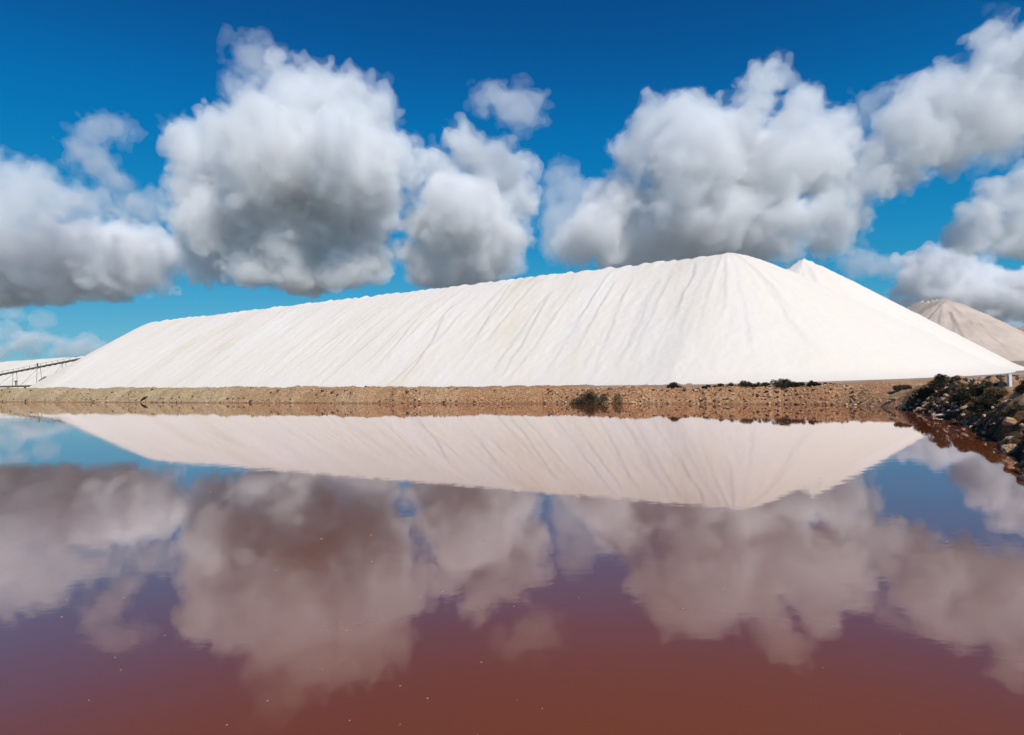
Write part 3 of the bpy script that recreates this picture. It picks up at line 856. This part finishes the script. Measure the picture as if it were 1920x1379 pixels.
# ------------------------------------------------------------------ conveyor at the far left
CA, CB = at_depth(-70, 716, 215), at_depth(152, 672, 190)
dirv = (CB - CA); Lc = dirv.length; ex = dirv.normalized(); ey = Vector((-ex.y, ex.x, 0)).normalized(); ez = ex.cross(ey)
conv = empty("conveyor", (CA.x, CA.y, gz))
def cpart(mb, name, mat):
    o = mb.build(name, mat); o.location = -conv.location; o.parent = conv; return o
mb = MB(); mb.box(CA + dirv * .5, (Lc, .85, .10), (ex, ey, ez)); cpart(mb, "belt", M["belt"])
for sgn in (-1, 1):
    mb = MB(); mb.box(CA + dirv * .5 + ey * .55 * sgn - ez * .22, (Lc, .10, .26), (ex, ey, ez)); cpart(mb, "side_rail", M["steel"])
nid = 22
for i in range(nid):
    q = CA + dirv * ((i + .5) / nid)
    mb = MB(); mb.box(q - ez * .30, (.5, .95, .42), (ex, ey, ez)); mb.box(q - ey * .62 + ez * .2, (.10, .08, 1.0), (ex, ey, ez)); cpart(mb, "idler", M["steel"])
for i in range(5):
    q = CA + dirv * ((i + .35) / 5)
    for sgn in (-1, 1):
        mb = MB(); mb.tube([q + ey * .5 * sgn - ez * .3, Vector((q.x + ey.x * .9 * sgn, q.y + ey.y * .9 * sgn, gz - .1))], .07, 6); cpart(mb, "leg", M["steel"])
mb = MB(); mb.tube([CA - ey * .62 + ez * .68, CB - ey * .62 + ez * .68], .035, 5); cpart(mb, "handrail", M["belt"])
for i in range(4):
    qa, qb = CA + dirv * ((i + .35) / 5), CA + dirv * ((i + 1.35) / 5)
    mb = MB(); mb.tube([Vector((qa.x, qa.y, gz + .3)), qb - ez * .35], .04, 5); cpart(mb, "brace", M["steel"])
q = CA + dirv * .68
mb = MB(); mb.box(q - ey * .7 + ez * .2, (.35, .3, 1.7)); cpart(mb, "drive_box", M["steel"])
tag(conv, "long dark belt conveyor on legs in front of the far left salt heap", "conveyor")

p0, p1 = at_depth(-60, 726.5, 170), at_depth(66, 724, 165)
pipe = empty("pipeline", (p0.x, p0.y, gz))
def ppart(mb, name, mat):
    o = mb.build(name, mat); o.location = -pipe.location; o.parent = pipe; return o
mb = MB(); mb.tube([p0, p0.lerp(p1, .5), p1], .26, 10); ppart(mb, "pipe", M["steel"])
for f in (.1, .35, .6, .85):
    q = p0.lerp(p1, f); mb = MB(); mb.box((q.x, q.y, (q.z + gz) / 2 - .1), (.3, .5, max(.3, q.z - gz))); ppart(mb, "support", M["steel"])
q = p0.lerp(p1, .72); mb = MB(); mb.tube([q, q + Vector((0, 0, 1.3))], .16, 8); mb.box(q + Vector((0, 0, 1.35)), (.5, .4, .4)); ppart(mb, "valve_post", M["steel"])
tag(pipe, "low dark pipeline with a short valve post beyond the left bank", "pipeline")

q = at_depth(80, 712, 172); m = 172 / F_PX
hop = empty("chute", (q.x, q.y, gz))
ax = (Vector((.86, 0, .5)), Vector((0, 1, 0)), Vector((-.5, 0, .86)))
for nm, c, sz in (("trough", q, (12 * m, .8, 3.4 * m)), ("lip", q + ax[0] * 6.6 * m, (1.2 * m, 1.0, 4.6 * m))):
    mb = MB(); mb.box(c, sz, ax); o = mb.build(nm, M["steel"]); o.location = -hop.location; o.parent = hop
for sgn in (-1, 1):
    mb = MB(); mb.tube([q + Vector((1.2 * m * sgn, 0, -.2)), (q.x + 2 * m * sgn, q.y, gz - .1)], .06, 6); o = mb.build("leg", M["steel"]); o.location = -hop.location; o.parent = hop
tag(hop, "short tilted dark chute at the left toe of the heap", "chute")

# ------------------------------------------------------------------ salt flecks floating on the brine
rg = np.random.default_rng(77)
V0, F0 = ico(1)
vs, fs = [], []
for i in range(64):
    px, py = rg.uniform(-100, 2000), rg.uniform(890, 1420)
    if px > 1000 and rg.uniform() < .6: px -= 900
    g = on_plane(px, py, 0.0); m = g.y / F_PX
    r = rg.uniform(.6, 1.5) * m * (1.4 if rg.uniform() < .15 else 1)
    vs.append(V0 * r * np.array([rg.uniform(.8, 1.8), rg.uniform(.8, 1.6), .5]) + np.array([g.x, g.y, .001])); fs.append(F0 + i * len(V0))
fl = tag(link("salt_flecks", mesh_np("salt_flecks", np.concatenate(vs), np.concatenate(fs), M["clod"])), "tiny pale salt flecks floating on the pink brine", kind="stuff")
